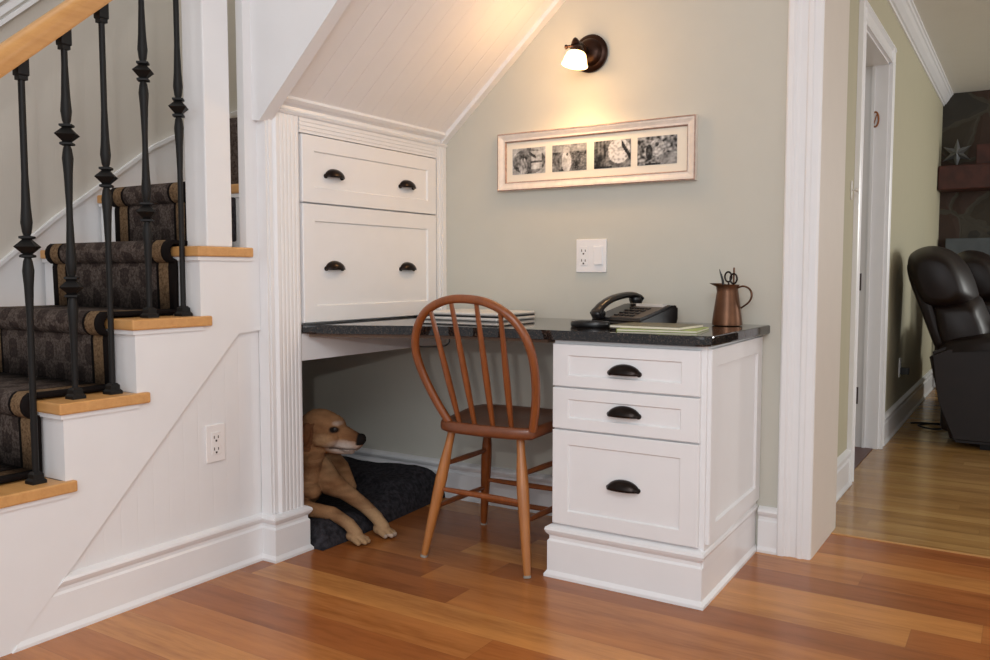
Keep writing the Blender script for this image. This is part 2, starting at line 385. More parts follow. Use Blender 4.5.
# wall end / corner post and the side of the upper flight
struct('wall_corner', B(-2.115, 1.83, .975, XS, 1.8895, 3.3), M['white'])
bm = bmesh.new(); zl = lambda x: 1.452+.93*(x+2.0)
prism(bm, [(-2.05, zl(-2.05)), (-.75, zl(-.75)), (-.75, 3.3), (-2.0849, 3.3), (-2.0849, zl(-2.05)+.004)], 1, 1.862, 1.888); struct('wall_stringer', bm, M['white'])
bm = bmesh.new(); prism(bm, [(-2.045, zl(-2.045)-.002), (-.75, zl(-.75)-.002), (-.75, zl(-.75)+.05), (-2.045, zl(-2.045)+.05)], 1, 1.858, 1.905); struct('trim_5', bm, M['white'])
zs = lambda x: 1.474+.885*(x+2.03)
bm = bmesh.new(); prism(bm, [(-2.05, zs(-2.05)), (-.75, zs(-.75)), (-.75, zs(-.75)+.05), (-2.05, zs(-2.05)+.05)], 1, 1.89, YW); struct('wall_soffit', bm, M['bead_soffit'])
def slope_strip(name, y0, y1, t, bead):
    bm = bmesh.new(); pr_ = [(-2.03, zs(-2.03)), (-.75, zs(-.75)), (-.75, zs(-.75)-t), (-2.03+bead, zs(-2.03+bead)-t)]
    prism(bm, pr_, 1, y0, y1); struct(name, bm, M['white_trim'])
slope_strip('trim_6', YW-.035, YW, .022, .0); slope_strip('trim_7', 1.905, 1.935, .012, .0)
bm = bmesh.new()   # cove and bead between cabinet top and soffit
prism(bm, [(-2.05, 1.44), (-2.028, 1.44), (-2.022, 1.448), (-2.03, 1.456), (-2.028, 1.468), (-2.016, 1.474), (-2.006, 1.484), (-2.012, 1.494), (-2.05, 1.50)], 0, 0, 0) if False else None
for f in prism(bm, [(-2.05, 1.44), (-2.026, 1.44), (-2.022, 1.447), (-2.034, 1.456), (-2.034, 1.466), (-2.014, 1.472), (-2.004, 1.482), (-2.010, 1.494), (-2.05, 1.50)], 1, 1.905, YW): pass
struct('trim_8', bm, M['white_trim'])
# stairwell walls
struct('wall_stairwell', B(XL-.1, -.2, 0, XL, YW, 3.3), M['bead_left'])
struct('wall_den', B(XL, 1.84, 0, -2.12, 1.87, .99), M['white'])
struct('wall_landing', B(XL, YW-.03, 1.25, -2.12, YW+.1, 3.3), mat('cream_stairwell_paint', (226, 214, 180), .7))
bm = bmesh.new(); sk = lambda y: .975+.885*(y-1.509)
pts = [(.6, sk(.6)), (1.509, sk(1.509)), (1.70, sk(1.70)-.01), (1.90, 1.28), (2.10, 1.43), (2.30, 1.535), (2.8, 1.75)]
for a, b in zip(pts, pts[1:]):
    prism(bm, [a, b, (b[0], b[1]-.016), (a[0], a[1]-.016)], 0, XL, XL+.018)
    prism(bm, [(a[0], a[1]-.016), (b[0], b[1]-.016), (b[0], b[1]-.45), (a[0], a[1]-.45)], 0, XL, XL+.008)
struct('trim_9', bm, M['white'])
bm = bmesh.new(); ck = lambda y: 1.757+.9*(y-1.545)
for dz, w, th in ((0, .018, .02), (.03, .03, .012), (.075, .012, .02)):
    prism(bm, [(.6, ck(.6)+dz), (2.8, ck(2.8)+dz), (2.8, ck(2.8)+dz+w), (.6, ck(.6)+dz+w)], 0, XL, XL+th)
struct('trim_10', bm, M['white_trim'])

# ================================================================== STAIRCASE
st = thing('staircase', 'white painted staircase with honey wood treads climbing beside the desk nook', 'stairs', (-2.5, 1.5, 0))
TZ = [.2, .396, .599, .803, 1.010, 1.215]                     # tread tops
RY = [1.00-.218, 1.0, 1.216, 1.428, 1.648, 1.866]              # riser faces
for i, (z, y) in enumerate(zip(TZ, RY)):
    ye = RY[i+1] if i+1 < len(RY) else 2.6
    bm = bmesh.new(); xr = XS if i < 5 else -2.13
    box(bm, XL+.019, y, (TZ[i-1] if i else 0), xr-(.0062 if i < 5 else .002), y+.02, z-.03)
    if i < 5: box(bm, xr-.02, y-.009, z-.042, xr+.010, min(ye+.005, 1.85), z-.0305)
    box(bm, XL+.0195, y-.009, z-.042, xr-(.0201 if i < 5 else 0), y+.0195, z-.0305)
    obj('riser', bm, M['white'], st)
    x1 = -2.066 if i < 5 else -2.13; tip = [0.99, 1.241, 1.462, 1.679, 1.842, 0][i]
    bm = bmesh.new(); box(bm, XL+.0185, y-.016, z-.03, (XS-.004 if i < 5 else x1), (ye if i < 4 else (1.838 if i == 4 else YW-.03)), z, bev=.005)
    if i < 5: box(bm, XS-.012, y-.016, z-.03, x1, tip, z, bev=.004)
    # notch: tread proper ends at the next riser, return nosing runs past it
    obj('tread', bm, M['maple_x'], st)
bm = bmesh.new()
zz = [(1.04, 0)]
zig = [(.78, 0), (.785, TZ[0]-.03)]
poly = [(1.065, 0)]
dg = lambda y: (y-1.065)*1.04*.96
up_ = []
for i in range(1, 5):
    up_ += [(RY[i], TZ[i-1]-.03), (RY[i], TZ[i]-.03)]
up_ += [(1.877, TZ[4]-.03), (1.877, .748), (1.79, .742), (1.785, .738)]
prism(bm, [(.785, 0), (.785, TZ[0]-.03)]+up_+[(1.34, .283), (1.068, 0)], 0, XS-.006, XS+.004)
obj('stringer', bm, M['white'], st)
# runner
def runner(name, x0, x1, ks, label, first=True, y_end=None):
    xc = (x0+x1)/2; bm = bmesh.new(); t = .013; prof = []
    for i in ks:
        y, z = RY[i], TZ[i]
        zb = TZ[i-1]+.012 if i else 0
        yn = y-.016
        prof += [(y-.012, zb), (y-.013, z-.06)]
        for a in range(0, 9):
            an = -PI/2-PI*a/8
            prof.append((yn+.004+.026*math.cos(an)*1.0, z-.014+.030*math.sin(-an)*-1 if False else z-.014-.030*math.cos(PI*a/8)))
        prof[-1] = (yn+.012, z+.013)
        yy = (RY[i+1]-.012 if i+1 in ks else (y_end or RY[i]+.2))
        prof += [(yn+.06, z+.012), (yy, z+.012)]
    arc = [0]
    for a, b in zip(prof, prof[1:]): arc.append(arc[-1]+math.hypot(a[0]-b[0], a[1]-b[1]))
    lay = bm.verts.layers.float.new('arc'); le = bm.verts.layers.float.new('edge'); n = 40; rows = []
    for (y, z), s in zip(prof, arc):
        r = []
        for j in range(n+1):
            x = x0+(x1-x0)*j/n
            v = bm.verts.new((x-xc, y-1.5, z)); v[lay] = s; v[le] = abs(x-xc)+.325-(x1-x0)/2; r.append(v)
        rows.append(r)
    for a, b in zip(rows, rows[1:]):
        for j in range(n): bm.faces.new((a[j], a[j+1], b[j+1], b[j]))
    o = obj(name, bm, M['carpet'], None, smooth=True, angle=70)
    o.location = (xc, 1.5, 0); md = o.modifiers.new('thickness', 'SOLIDIFY'); md.thickness = t; md.offset = 0
    return tag(o, label, 'stair carpet', 'lengths of stair carpet')
runner('stair_runner', -2.82, -2.172, [0, 1, 2, 3, 4], 'brown patterned stair carpet with tan border on the lower treads', y_end=1.846)
runner('stair_runner', -2.79, -2.372, [5], 'upper length of brown bordered stair carpet at the turn behind the balusters', y_end=2.6)
o = tag(obj('stair_runner', B(-2.165, 1.822, 1.03, -2.138, 1.84, 1.17, bev=.006), M['fleece']), 'dark sliver of stair carpet between the white newel post and the corner post', 'stair carpet', 'lengths of stair carpet')
o = tag(obj('stair_runner', B(-2.3, 1.95, 1.216, -2.13, 1.98, 1.45, bev=.005), M['carpet']), 'carpeted riser above the turn, seen in the slot beside the newel post', 'stair carpet', 'lengths of stair carpet')

# railing
XB = -2.125
rl = thing('stair_railing', 'honey wood handrail on black iron balusters with a square white newel post', 'railing', (XB, 1.5, 0))
rb = lambda y: 1.408+.872*(y-1.117)               # underside of the handrail
bm = bmesh.new(); hp = [(-.030, .012), (-.024, 0), (.024, 0), (.030, .012), (.028, .036), (.032, .05), (.026, .066), (.012, .072), (-.012, .072), (-.026, .066), (-.032, .05), (-.028, .036)]
ra = [bm.verts.new((XB+x, .5, rb(.5)+z*1.02)) for x, z in hp]; rb_ = [bm.verts.new((XB+x, 1.67, rb(1.67)+z*1.02)) for x, z in hp]
for j in range(12): bm.faces.new((ra[j], ra[(j+1) % 12], rb_[(j+1) % 12], rb_[j]))
bm.faces.new(ra); bm.faces.new(rb_[::-1]); obj('handrail', bm, M['maple_y'], rl, smooth=True, angle=50)
bm = bmesh.new(); box(bm, -2.178, 1.678, 1.010, -2.083, 1.774, 2.15, bev=.004); box(bm, -2.172, 1.68, 2.15, -2.089, 1.762, 2.17); box(bm, -2.19, 1.662, 2.17, -2.071, 1.78, 2.19, bev=.004)
obj('newel_post', bm, M['white'], rl)
def knuckle(z):
    bm = bmesh.new(); r = [(-.028, .010), (-.026, .019), (-.021, .019), (-.018, .013), (-.010, .020), (0, .031), (.010, .020), (.018, .013), (.021, .019), (.026, .019), (.028, .010)]
    lathe(bm, [(a, b*1.15 if b > .018 else b) for a, b in r], (XB, ky, z), seg=4); return bm
for by, bz, kz in ((1.165, TZ[1], [.996]), (1.278, TZ[2], [1.288, .894]), (1.385, TZ[2], [1.189]), (1.507, TZ[3], [1.494, 1.103]), (1.621, TZ[3], [1.413])):
    ky = by; zt = rb(by); bm = bmesh.new()
    zs_ = [bz]; prof = [(0, .0082), (.03, .0082)]
    for z in sorted(kz):
        h = z-bz
        prof += [(h-.18, .0082), (h-.10, .0112), (h-.06, .0142), (h-.036, .011), (h-.028, .008), (h+.028, .008), (h+.036, .011), (h+.06, .0142), (h+.10, .0112), (h+.18, .0082)]
    prof += [(zt-bz, .0082)]
    lathe(bm, prof, (XB, by, bz), seg=10)
    b = obj('baluster', bm, M['iron'], rl, smooth=True, angle=50)
    for z in kz: obj('knuckle', knuckle(z), M['iron'], b)
    bm = bmesh.new(); lathe(bm, [(0, .026), (.008, .026), (.014, .019), (.024, .019), (.03, .012)], (XB, by, bz), seg=4)
    bmesh.ops.rotate(bm, verts=bm.verts, cent=(XB, by, bz), matrix=Matrix.Rotation(PI/4, 3, 'Z')); obj('base_shoe', bm, M['iron'], b)
    bm = bmesh.new(); box(bm, XB-.0145, by-.0145, zt-.034, XB+.0145, by+.0145, zt+.012, bev=.003)
    for v in bm.verts:
        if v.co.z > zt-.01: v.co.z = rb(v.co.y)+.001
    box(bm, XB-.011, by-.011, zt-.044, XB+.011, by+.011, zt-.032); obj('top_shoe', bm, M['iron'], b)

# duplex outlets / switch
def duplex(bm_plate, cy, cz, face, axis, parent, u0):
    pass
def wall_plate(name, label, cat, c, u, w, h, gangs):
    """c centre on wall, u in-plane right vector, outward = normal"""
    c = Vector(c); u = Vector(u); up = Vector((0, 0, 1)); n = u.cross(up); t = thing(name, label, cat, c)
    def pb(nm, a0, a1, z0, z1, d0, d1, m, par=t, bev=.0015):
        bm = B(a0, -d1, z0, a1, -d0, z1, bev=bev)
        R = Matrix((u, -n, up)).transposed(); bmesh.ops.transform(bm, verts=bm.verts, matrix=R.to_4x4())
        return obj(nm, bm, m, par, world=False)
    pb('cover_plate', -w/2, w/2, -h/2, h/2, 0, .006, M['plate'], bev=.002)
    for g, kind in gangs:
        if kind == 'outlet':
            f = pb('receptacle', g-.017, g+.017, -.035, .035, .006, .008, M['plate'])
            for z in (.018, -.018):
                pb('slot', g-.009, g-.006, z-.003, z+.006, .0078, .0086, M['slot'], f, 0); pb('slot', g+.006, g+.009, z-.003, z+.005, .0078, .0086, M['slot'], f, 0)
                pb('slot', g-.003, g+.003, z-.013, z-.007, .0078, .0086, M['slot'], f, 0)
        else:
            pb('rocker', g-.016, g+.016, -.033, .033, .006, .011, M['plate']); pb('rocker_frame', g-.019, g+.019, -.036, .036, .0055, .0068, M['white_trim'])
    return t
wall_plate('wall_outlet', 'white duplex outlet on the beadboard wall below the stairs', 'outlet', (XS-.0075, 1.697, .412), (0, 1, 0), .07, .115, [(0, 'outlet')])
wall_plate('switch_plate', 'white double plate with outlet and rocker switch above the desk', 'switch', (-1.373, YW-.0005, .994), (1, 0, 0), .122, .122, [(-.03, 'outlet'), (.03, 'rocker')])

# ================================================================== BUILT-IN CABINET (drawers above the den)
def cup_pull(p, u, n, parent, w=.088, name='cup_pull'):
    """half-dome bin pull; p = wall point at the middle of its lower edge"""
    p = Vector(p); u = Vector(u); n = Vector(n); up = Vector((0, 0, 1)); bm = bmesh.new(); A, Bn = 20, 8; rings = []
    for i in range(A+1):
        a = PI*i/A; r = []
        for j in range(Bn+1):
            b = PI/2*j/Bn
            r.append(bm.verts.new(p+u*(-math.cos(a)*w/2)+up*(math.sin(a)*math.cos(b)*.030-.002)+n*(math.sin(b)*math.sin(a)**.8*.026+.001)))
        rings.append(r)
    for a, b in zip(rings, rings[1:]):
        for j in range(Bn): bm.faces.new((a[j], b[j], b[j+1], a[j+1]))
    bmesh.ops.remove_doubles(bm, verts=bm.verts, dist=.0002)
    for s in (-1, 1):
        q = p+u*(s*w*.455)+up*.002; lathe(bm, [(0, .007), (.003, .007), (.004, .004)], q, q+n, seg=10)
    q = p+n*.001; box_pts = []
    o = obj(name, bm, M['bronze'], parent, smooth=True, angle=60); md = o.modifiers.new('thickness', 'SOLIDIFY'); md.thickness = .0025; md.offset = 0
    return o
def shaker(y0, z0, y1, z1, face, depth, st_, rl_, to, rec=.006):
    """shaker front as one mesh in (a,z) plane; to(a,d,z) -> world, d = distance out of the carcass"""
    bm = bmesh.new(); D = depth
    O = [(y0, z0), (y1, z0), (y1, z1), (y0, z1)]; I = [(y0+st_, z0+rl_), (y1-st_, z0+rl_), (y1-st_, z1-rl_), (y0+st_, z1-rl_)]
    e = .0035; J = [(I[0][0]+e, I[0][1]+e), (I[1][0]-e, I[1][1]+e), (I[2][0]-e, I[2][1]-e), (I[3][0]+e, I[3][1]-e)]
    b = .002; O2 = [(y0+b, z0+b), (y1-b, z0+b), (y1-b, z1-b), (y0+b, z1-b)]
    L = [[bm.verts.new(to(a, d, z)) for a, z in pts] for pts, d in ((O, 0), (O, D-b), (O2, D), (I, D), (J, D-rec))]
    for a, c in zip(L, L[1:]):
        for i in range(4): bm.faces.new((a[i], a[(i+1) % 4], c[(i+1) % 4], c[i]))
    bm.faces.new(L[-1]); bm.faces.new(L[0][::-1]); return bm
cb = thing('built_in_cabinet', 'white built-in cabinet with two wide drawers under the sloped soffit', 'cabinet', (-2.2, 2.4, .76))
XC = -2.037
bm = bmesh.new(); box(bm, -2.125, 2.012, .7605, XC-.018, YW-.002, 1.44)
box(bm, XC-.02, 2.012, 1.390, XC+.004, 2.765, 1.443)            # top rail
for k_ in range(3): box(bm, XC+.003, 2.012, 1.400+k_*.013, XC+.007, 2.765, 1.407+k_*.013)
obj('carcass', bm, M['white'], cb)
to = lambda a, d, z: (XC-.016+d, a, z)
d_ = obj('drawer', shaker(2.02, 1.165, 2.757, 1.386, 0, .024, .055, .05, to), M['white'], cb)
for y in (2.173, 2.573): cup_pull((XC+.003, y, 1.257), (0, 1, 0), (1, 0, 0), d_)
d_ = obj('drawer', shaker(2.02, .765, 2.757, 1.160, 0, .024, .055, .055, to), M['white'], cb)
for y in (2.170, 2.573): cup_pull((XC+.003, y, .944), (0, 1, 0), (1, 0, 0), d_)
bm = bmesh.new(); box(bm, XC-.005, 2.765, .76, XC+.006, YW-.001, 1.443)
for y in (2.785, 2.802): box(bm, XC+.005, y-.003, .76, XC+.010, y+.003, 1.443)
obj('side_stile', bm, M['white'], cb)
# fluted pilaster
pil = thing('fluted_pilaster', 'white fluted pilaster at the left edge of the desk nook', 'pilaster', (XC, 1.95, 0))
bm = bmesh.new()
pts = [(-2.11, 1.888), (XC-.004, 1.888), (XC-.004, 1.903), (XC, 1.905), (XC+.006, 1.910)]
y = 1.921
while y < 1.995:
    pts += [(XC+.006, y), (XC+.0045, y+.003), (XC+.0045, y+.006), (XC+.006, y+.009)]; y += .0165
pts += [(XC+.006, 2.004), (XC+.002, 2.011), (-2.11, 2.011)]
prism(bm, pts, 2, .12, 1.443); obj('fluted_face', bm, M['white'], pil)
bm = bmesh.new(); prism(bm, [(-2.09, 1.878), (-2.045, 1.878), (-2.045, 1.889), (-2.09, 1.889)], 2, .14, 1.44); obj('corner_board', bm, M['white'], pil)
# apron under the counter, den ceiling
struct('trim_11', B(XC-.02, 2.012, .640, XC, YW-.001, .73), M['white'])
def den_top():
    bm = bmesh.new(); box(bm, XL, 1.87, .70, -2.116, YW, .725); box(bm, -2.1155, 2.012, .70, XC-.02, YW, .725); return bm
struct('ceiling_den', den_top(), M['white'])

# ================================================================== COUNTERTOP
front = [(-2.029, 2.0125), (-1.99, 2.034), (-1.93, 2.055), (-1.84, 2.09), (-1.75, 2.135), (-1.65, 2.172), (-1.52, 2.200), (-1.35, 2.216), (-1.2, 2.222), (-.765, 2.222), (-.742, 2.226), (-.726, 2.240), (-.722, 2.262)]
cp = [(-2.12, 2.0125)]+front+[(-.722, YW-.001), (-2.12, YW-.001)]
bm = bmesh.new(); fs = prism(bm, cp, 2, .731, .76)
es = [e for f in fs[:2] for e in f.edges]
bmesh.ops.bevel(bm, geom=es, offset=.005, segments=3, affect='EDGES', profile=.5)
ct = tag(obj('countertop', bm, M['granite'], smooth=True, angle=12), 'polished black speckled granite desk counter with a curved front edge', 'countertop')
bm = bmesh.new(); prism(bm, [(x+.006 if x < -2 else x, y+.022) for x, y in front if x < -1.235]+[(-1.235, 2.245), (-1.235, 2.34), (-1.35, 2.34), (-1.65, 2.30), (-2.02, 2.2)], 2, .719, .7305)
obj('plywood_underside', bm, wood('plywood', (92, 74, 60), (112, 92, 76), .7), ct)

# ================================================================== DRAWER PEDESTAL
pd = thing('drawer_pedestal', 'white pedestal with three drawers supporting the right end of the desk', 'cabinet', (-1.0, 2.5, 0))
X0, X1, Y0 = -1.213, -.742, 2.252
obj('carcass', B(X0, Y0, .10, X1, YW-.002, .7305, bev=.001), M['white'], pd)
bm = shaker(Y0+.012, .175, YW-.004, .722, 0, .012, .058, .05, lambda a, d, z: (X1-.001+d, a, z), .008)
obj('side_panel', bm, M['white'], pd)
to = lambda a, d, z: (a, Y0+.001-d, z)
for z0, z1, rl_, pz in ((.592, .719, .033, .640), (.4635, .587, .033, .519), (.170, .4585, .042, .303)):
    d_ = obj('drawer', shaker(X0+.001, z0, -.756, z1, 0, .018, .052, rl_, to), M['white'], pd)
    cup_pull((-.980, Y0-.0115, pz), (1, 0, 0), (0, -1, 0), d_, .100)
bm = bmesh.new(); PB = [(d+(.002 if d else 0), z*1.07) for d, z in BASE]
sweep(bm, [(X0, YW-.003), (X0, Y0), (X1-.016, Y0), (X1-.016, YW-.003)], PB)
obj('plinth_moulding', bm, M['white_trim'], pd)
for o_ in pd.children:           # the right side runs very slightly towards the left at the wall
    if o_.name.startswith('drawer'): continue
    for v in o_.data.vertices:
        if v.co.x > .2: v.co.x -= .013*max(0, v.co.y+2.5-2.25)/.58

# ================================================================== SCONCE
sc = thing('wall_sconce', 'bronze wall sconce with a small lit glass shade above the picture', 'wall lamp', (-1.395, YW, 1.73))
c = Vector((-1.380, YW-.0005, 1.724)); bm = bmesh.new()
lathe(bm, [(0, .066), (.012, .068), (.018, .063), (.022, .052), (.028, .048), (.036, .038), (.040, .020), (.042, .002)], c, c+Vector((0, -1, 0)), seg=36); obj('backplate', bm, M['sconce'], sc, smooth=True)
p = Vector((-1.374, YW-.125, 1.718)); ax = Vector((-.10, -.16, -1)).normalized()
bm = bmesh.new(); tube(bm, smooth_path([c+Vector((0, -.038, .0)), c+Vector((.002, -.07, .006)), c+Vector((.002, -.10, .010)), p-ax*-.0]), .012); obj('arm', bm, M['sconce'], sc, smooth=True)
bm = bmesh.new(); q = p-ax*.012; lathe(bm, [(0, .005), (.004, .016), (.012, .022), (.026, .028), (.034, .030), (.036, .024)], q, q+ax, seg=24)
tube(bm, [p+Vector((-.012, 0, .010)), p+Vector((-.036, -.006, .008))], .005, 8); lathe(bm, [(0, .002), (.003, .008), (.010, .008), (.013, .002)], p+Vector((-.034, -.006, .008)), p+Vector((-.08, -.02, .004)), seg=12); lathe(bm, [(0, .018), (.012, .014), (.022, .008), (.026, .002)], p+Vector((-.006, 0, .012)), p+Vector((-.012, 0, .06)), seg=14); obj('socket_cup', bm, M['sconce'], sc, smooth=True)
bm = bmesh.new(); sh = [(.008, .014), (.012, .025), (.022, .034), (.040, .040), (.056, .044), (.062, .047)]
prof = sh+[(t, r-.0025) for t, r in sh[::-1]]; lathe(bm, prof, p, p+ax, seg=28)
for f in [f for f in bm.faces if len(f.verts) > 4]: bm.faces.remove(f)
obj('glass_shade', bm, M['glass'], sc, smooth=True, angle=70)
bm = bmesh.new(); lathe(bm, [(.022, .004), (.028, .015), (.045, .022), (.058, .018), (.066, .004)], p, p+ax, seg=16); obj('bulb', bm, M['bulb'], sc, smooth=True)
pl = bpy.data.lights.new('sconce_light', 'SPOT'); pl.energy = 6; pl.color = (1, .60, .28); pl.shadow_soft_size = .03; pl.spot_size = math.radians(150); pl.spot_blend = 1
plo = bpy.data.objects.new('sconce_light', pl); COL.objects.link(plo); plo.location = p+ax*.095; plo.rotation_euler = ax.to_track_quat('-Z', 'Y').to_euler()
pl2 = bpy.data.lights.new('sconce_glow', 'POINT'); pl2.energy = 2.8; pl2.color = (1, .58, .26); pl2.shadow_soft_size = .05
plo2 = bpy.data.objects.new('sconce_glow', pl2); COL.objects.link(plo2); plo2.location = p+ax*.05+Vector((-.02, -.09, 0))

# ================================================================== PICTURE FRAME
pf = thing('picture_frame', 'wide distressed white frame holding four black and white photographs', 'picture', (-1.385, YW, 1.358))
fx0, fx1, fz0, fz1 = -1.769, -.977, 1.247, 1.466
def frame_ring(bm, prof, mi=None):
    rings = []
    for off, d in prof:
        rings.append([bm.verts.new((x, YW-d, z)) for x, z in ((fx0+off, fz0+off), (fx1-off, fz0+off), (fx1-off, fz1-off), (fx0+off, fz1-off))])
    for a, b in zip(rings, rings[1:]):
        for i in range(4): bm.faces.new((a[i], a[(i+1) % 4], b[(i+1) % 4], b[i]))
bm = bmesh.new(); frame_ring(bm, [(0, .0005), (0, .024), (.004, .027), (.006, .024), (.010, .024), (.022, .018), (.030, .017), (.032, .013), (.034, .010), (.034, .0005)]); bmesh.ops.contextual_create(bm, geom=[]) if False else None
fr = obj('frame', bm, M['frame'], pf)
bm = bmesh.new(); frame_ring(bm, [(.000, .0245), (.0015, .0262), (.004, .0275), (.0045, .0265)]); frame_ring(bm, [(.0295, .0175), (.0305, .0185), (.033, .0135), (.0345, .0105)]); obj('rubbed_edge', bm, M['frame_line'], fr)
obj('mount_board', B(fx0+.033, YW-.009, fz0+.033, fx1-.033, YW-.001, fz1-.033), M['tan_mat'], pf)
def photo(idx, x0, x1):
    z0, z1 = 1.309, 1.407; nx, nz = 58, 38; bm = bmesh.new(); lay = bm.verts.layers.float_color.new('Col'); g = []
    for j in range(nz+1):
        r = []
        for i in range(nx+1):
            u, v = i/nx, j/nz; vv = bm.verts.new((x0+(x1-x0)*u, YW-.0102, z0+(z1-z0)*v))
            nn = noise.noise((u*5+idx*9, v*4, 1))*.5+noise.noise((u*14+idx*9, v*11, 2))*.5
            c = .28+.35*nn
            def el(cx, cy, rx, ry): return ((u-cx)/rx)**2+((v-cy)/ry)**2
            if idx == 0:
                if el(.5, .48, .50, .5) > 1: c = .55
                if .58 < u < .88 and .18 < v < .85: c = .62+.3*nn
                if abs(v-(.72-(u-.6)*.9)) < .06 and .5 < u < .72: c = .05
                if abs(v-.45) < .03 and u > .55: c = .2
                if el(.33, .3, .12, .33) < 1: c = .42+.5*noise.noise((u*20, v*5, 3))
            if idx == 1:
                if v > .72: c = .45+.15*nn
                if el(.42, .35, .14, .42) < 1: c = .66+.25*nn
                if el(.42, .78, .1, .13) < 1: c = .6
                if el(.44, .62, .04, .05) < 1: c = .15
                if u > .58 and v < .68: c = .14+.4*abs(noise.noise((u*16, v*14, 5)))
            if idx == 2:
                if u < .34: c = .10+.25*(math.sin(u*60)*.5+.5)*v
                elif el(.68, .6, .3, .45) < 1: c = .72+.5*noise.noise((u*14, v*12, 4))
                if v < .06 and u < .5: c = .02
                if abs(v-1.15+u*.0) < .22 and False: c = .1
                if abs((v-.55)+(u-.9)*2.2) < .12 and u > .75: c = .08
            if idx == 3:
                c = .3+.6*noise.noise((u*12+5, v*9, 8))
                if el(.5, .6, .19, .3) < 1: c = .52+.3*noise.noise((u*16, v*12, 9))
                if el(.5, .72, .05, .07) < 1: c = .12
                if el(.3, .45, .09, .28) < 1: c = .12
                if u > .55 and v < .42 and not el(.5, .6, .19, .3) < 1: c = .38
                if v < .06 and .2 < u < .6: c = .04
            c = max(.02, min(.78, c+.16*noise.noise((u*18+idx, v*14, 7))+.22*noise.noise((u*5+idx, v*4, 9))))**1.45
            vv[lay] = (c, c*1.0, c*.99, 1); r.append(vv)
        g.append(r)
    for j in range(nz):
        for i in range(nx): bm.faces.new((g[j][i], g[j][i+1], g[j+1][i+1], g[j+1][i]))
    return obj('photograph', bm, M['print'], pf)
for i, (a, b) in enumerate(((-1.709, -1.564), (-1.535, -1.392), (-1.362, -1.218), (-1.193, -1.047))): photo(i, a, b)

# ================================================================== CHAIR  (local frame: +y to the front of the seat, origin on the floor under the seat middle)
ch = thing('windsor_chair', 'wooden bow-back spindle chair tucked in at the desk', 'chair', (-1.475, 2.375, 0), math.radians(3))
# seat
bm = bmesh.new(); outline = []
def seat_hw(y):      # half width along the depth
    t = (y+.19)/.39; return .168+(.205-.168)*min(1, t*1.5)
ol = [(-.150, -.182), (-.09, -.196), (0, -.202), (.09, -.196), (.150, -.182), (.166, -.170), (.180, -.06), (.196, .06), (.203, .14), (.192, .185), (.15, .205), (.07, .212), (-.07, .212), (-.15, .205), (-.192, .185), (-.203, .14), (-.196, .06), (-.180, -.06), (-.166, -.170)]
ol = [(x+.028*(1 if y < -.1 else max(0, .5-y*2.5) if y < .2 else 0)+(.006 if x > 0 and y < -.1 else 0), y) for x, y in ol]
rings = []
for s, z in ((.93, .418), (.985, .424), (1, .432), (1, .448), (.985, .455), (.94, .457), (.85, .452), (.65, .446), (.35, .445), (.05, .446)):
    rings.append([bm.verts.new((x*s, y*s, z)) for x, y in ol])
n = len(ol)
for a, b in zip(rings, rings[1:]):
    for j in range(n): bm.faces.new((a[j], a[(j+1) % n], b[(j+1) % n], b[j]))
bm.faces.new(rings[0][::-1]); bm.faces.new(rings[-1]); obj('seat', bm, M['seat_wood'], ch, smooth=True, angle=60, world=False)
# bow (in the leaning back plane)
def back(x, z): # plane leaning backwards
    return Vector((x, -.168-(z-.45)*.235, z))
bow = [(-.106, .450), (-.150, .53), (-.186, .62), (-.197, .69), (-.180, .755), (-.135, .812), (-.06, .846), (.02, .852), (.10, .838), (.168, .795), (.210, .73), (.224, .65), (.218, .55), (.196, .450)]
bw = smooth_path([back(x, z) for x, z in bow], 6)
bm = bmesh.new(); tube(bm, bw, [.0135]*len(bw), 12, flat=(1.0, 1.0), up=(0, 1, 0)); obj('bow', bm, M['chair'], ch, smooth=True, world=False)
for xb, xt, zt in ((-.066, -.120, .822), (-.010, -.040, .848), (.056, .050, .849), (.122, .130, .822)):
    a = back(xb, .448); b = back(xt, zt); bm = bmesh.new(); ps = [a.lerp(b, t/10) for t in range(11)]
    tube(bm, ps, [.0075, .0085, .0095, .0102, .0105, .0102, .0095, .0088, .008, .0075, .007], 10); obj('spindle', bm, M['chair'], ch, smooth=True, world=False)
LT = {}
for nm, top, foot in (('rl', (-.120, -.125, .425), (-.190, -.195, 0)), ('rr', (.130, -.125, .425), (.195, -.200, 0)), ('fl', (-.135, .135, .425), (-.200, .215, 0)), ('fr', (.135, .135, .425), (.195, .205, 0))):
    a = Vector(foot); b = Vector(top); L = (b-a).length; LT[nm] = (a, b); bm = bmesh.new()
    lathe(bm, [(.006, .0105), (.03, .0125), (.12, .0155), (L*.5, .0185), (L*.62, .0195), (L*.74, .0175), (L*.86, .0135), (L, .0125)], a, b, seg=16)
    l_ = obj('leg', bm, M['chair_leg'] if nm[0] == 'r' else M['chair'], ch, smooth=True, world=False)
    bm = bmesh.new(); lathe(bm, [(0, .012), (.007, .012), (.008, .010)], a, b, seg=14); obj('foot_pad', bm, M['foot_pad'], l_, smooth=True, world=False)
def at(nm, z): a, b = LT[nm]; return a.lerp(b, z/.425)
for a, b in ((at('rl', .305), at('fl', .295)), (at('rl', .165), at('fl', .150)), (at('rr', .305), at('fr', .295)), (at('rr', .165), at('fr', .150)), (at('rl', .225), at('rr', .220)), (at('fl', .180), at('fr', .180)), (at('fl', .100), at('fr', .100))):
    bm = bmesh.new(); ps = [a.lerp(b, t/8) for t in range(9)]
    tube(bm, ps, [.0065, .008, .009, .0095, .0098, .0095, .009, .008, .0065], 10); obj('stretcher', bm, M['chair'], ch, smooth=True, world=False)

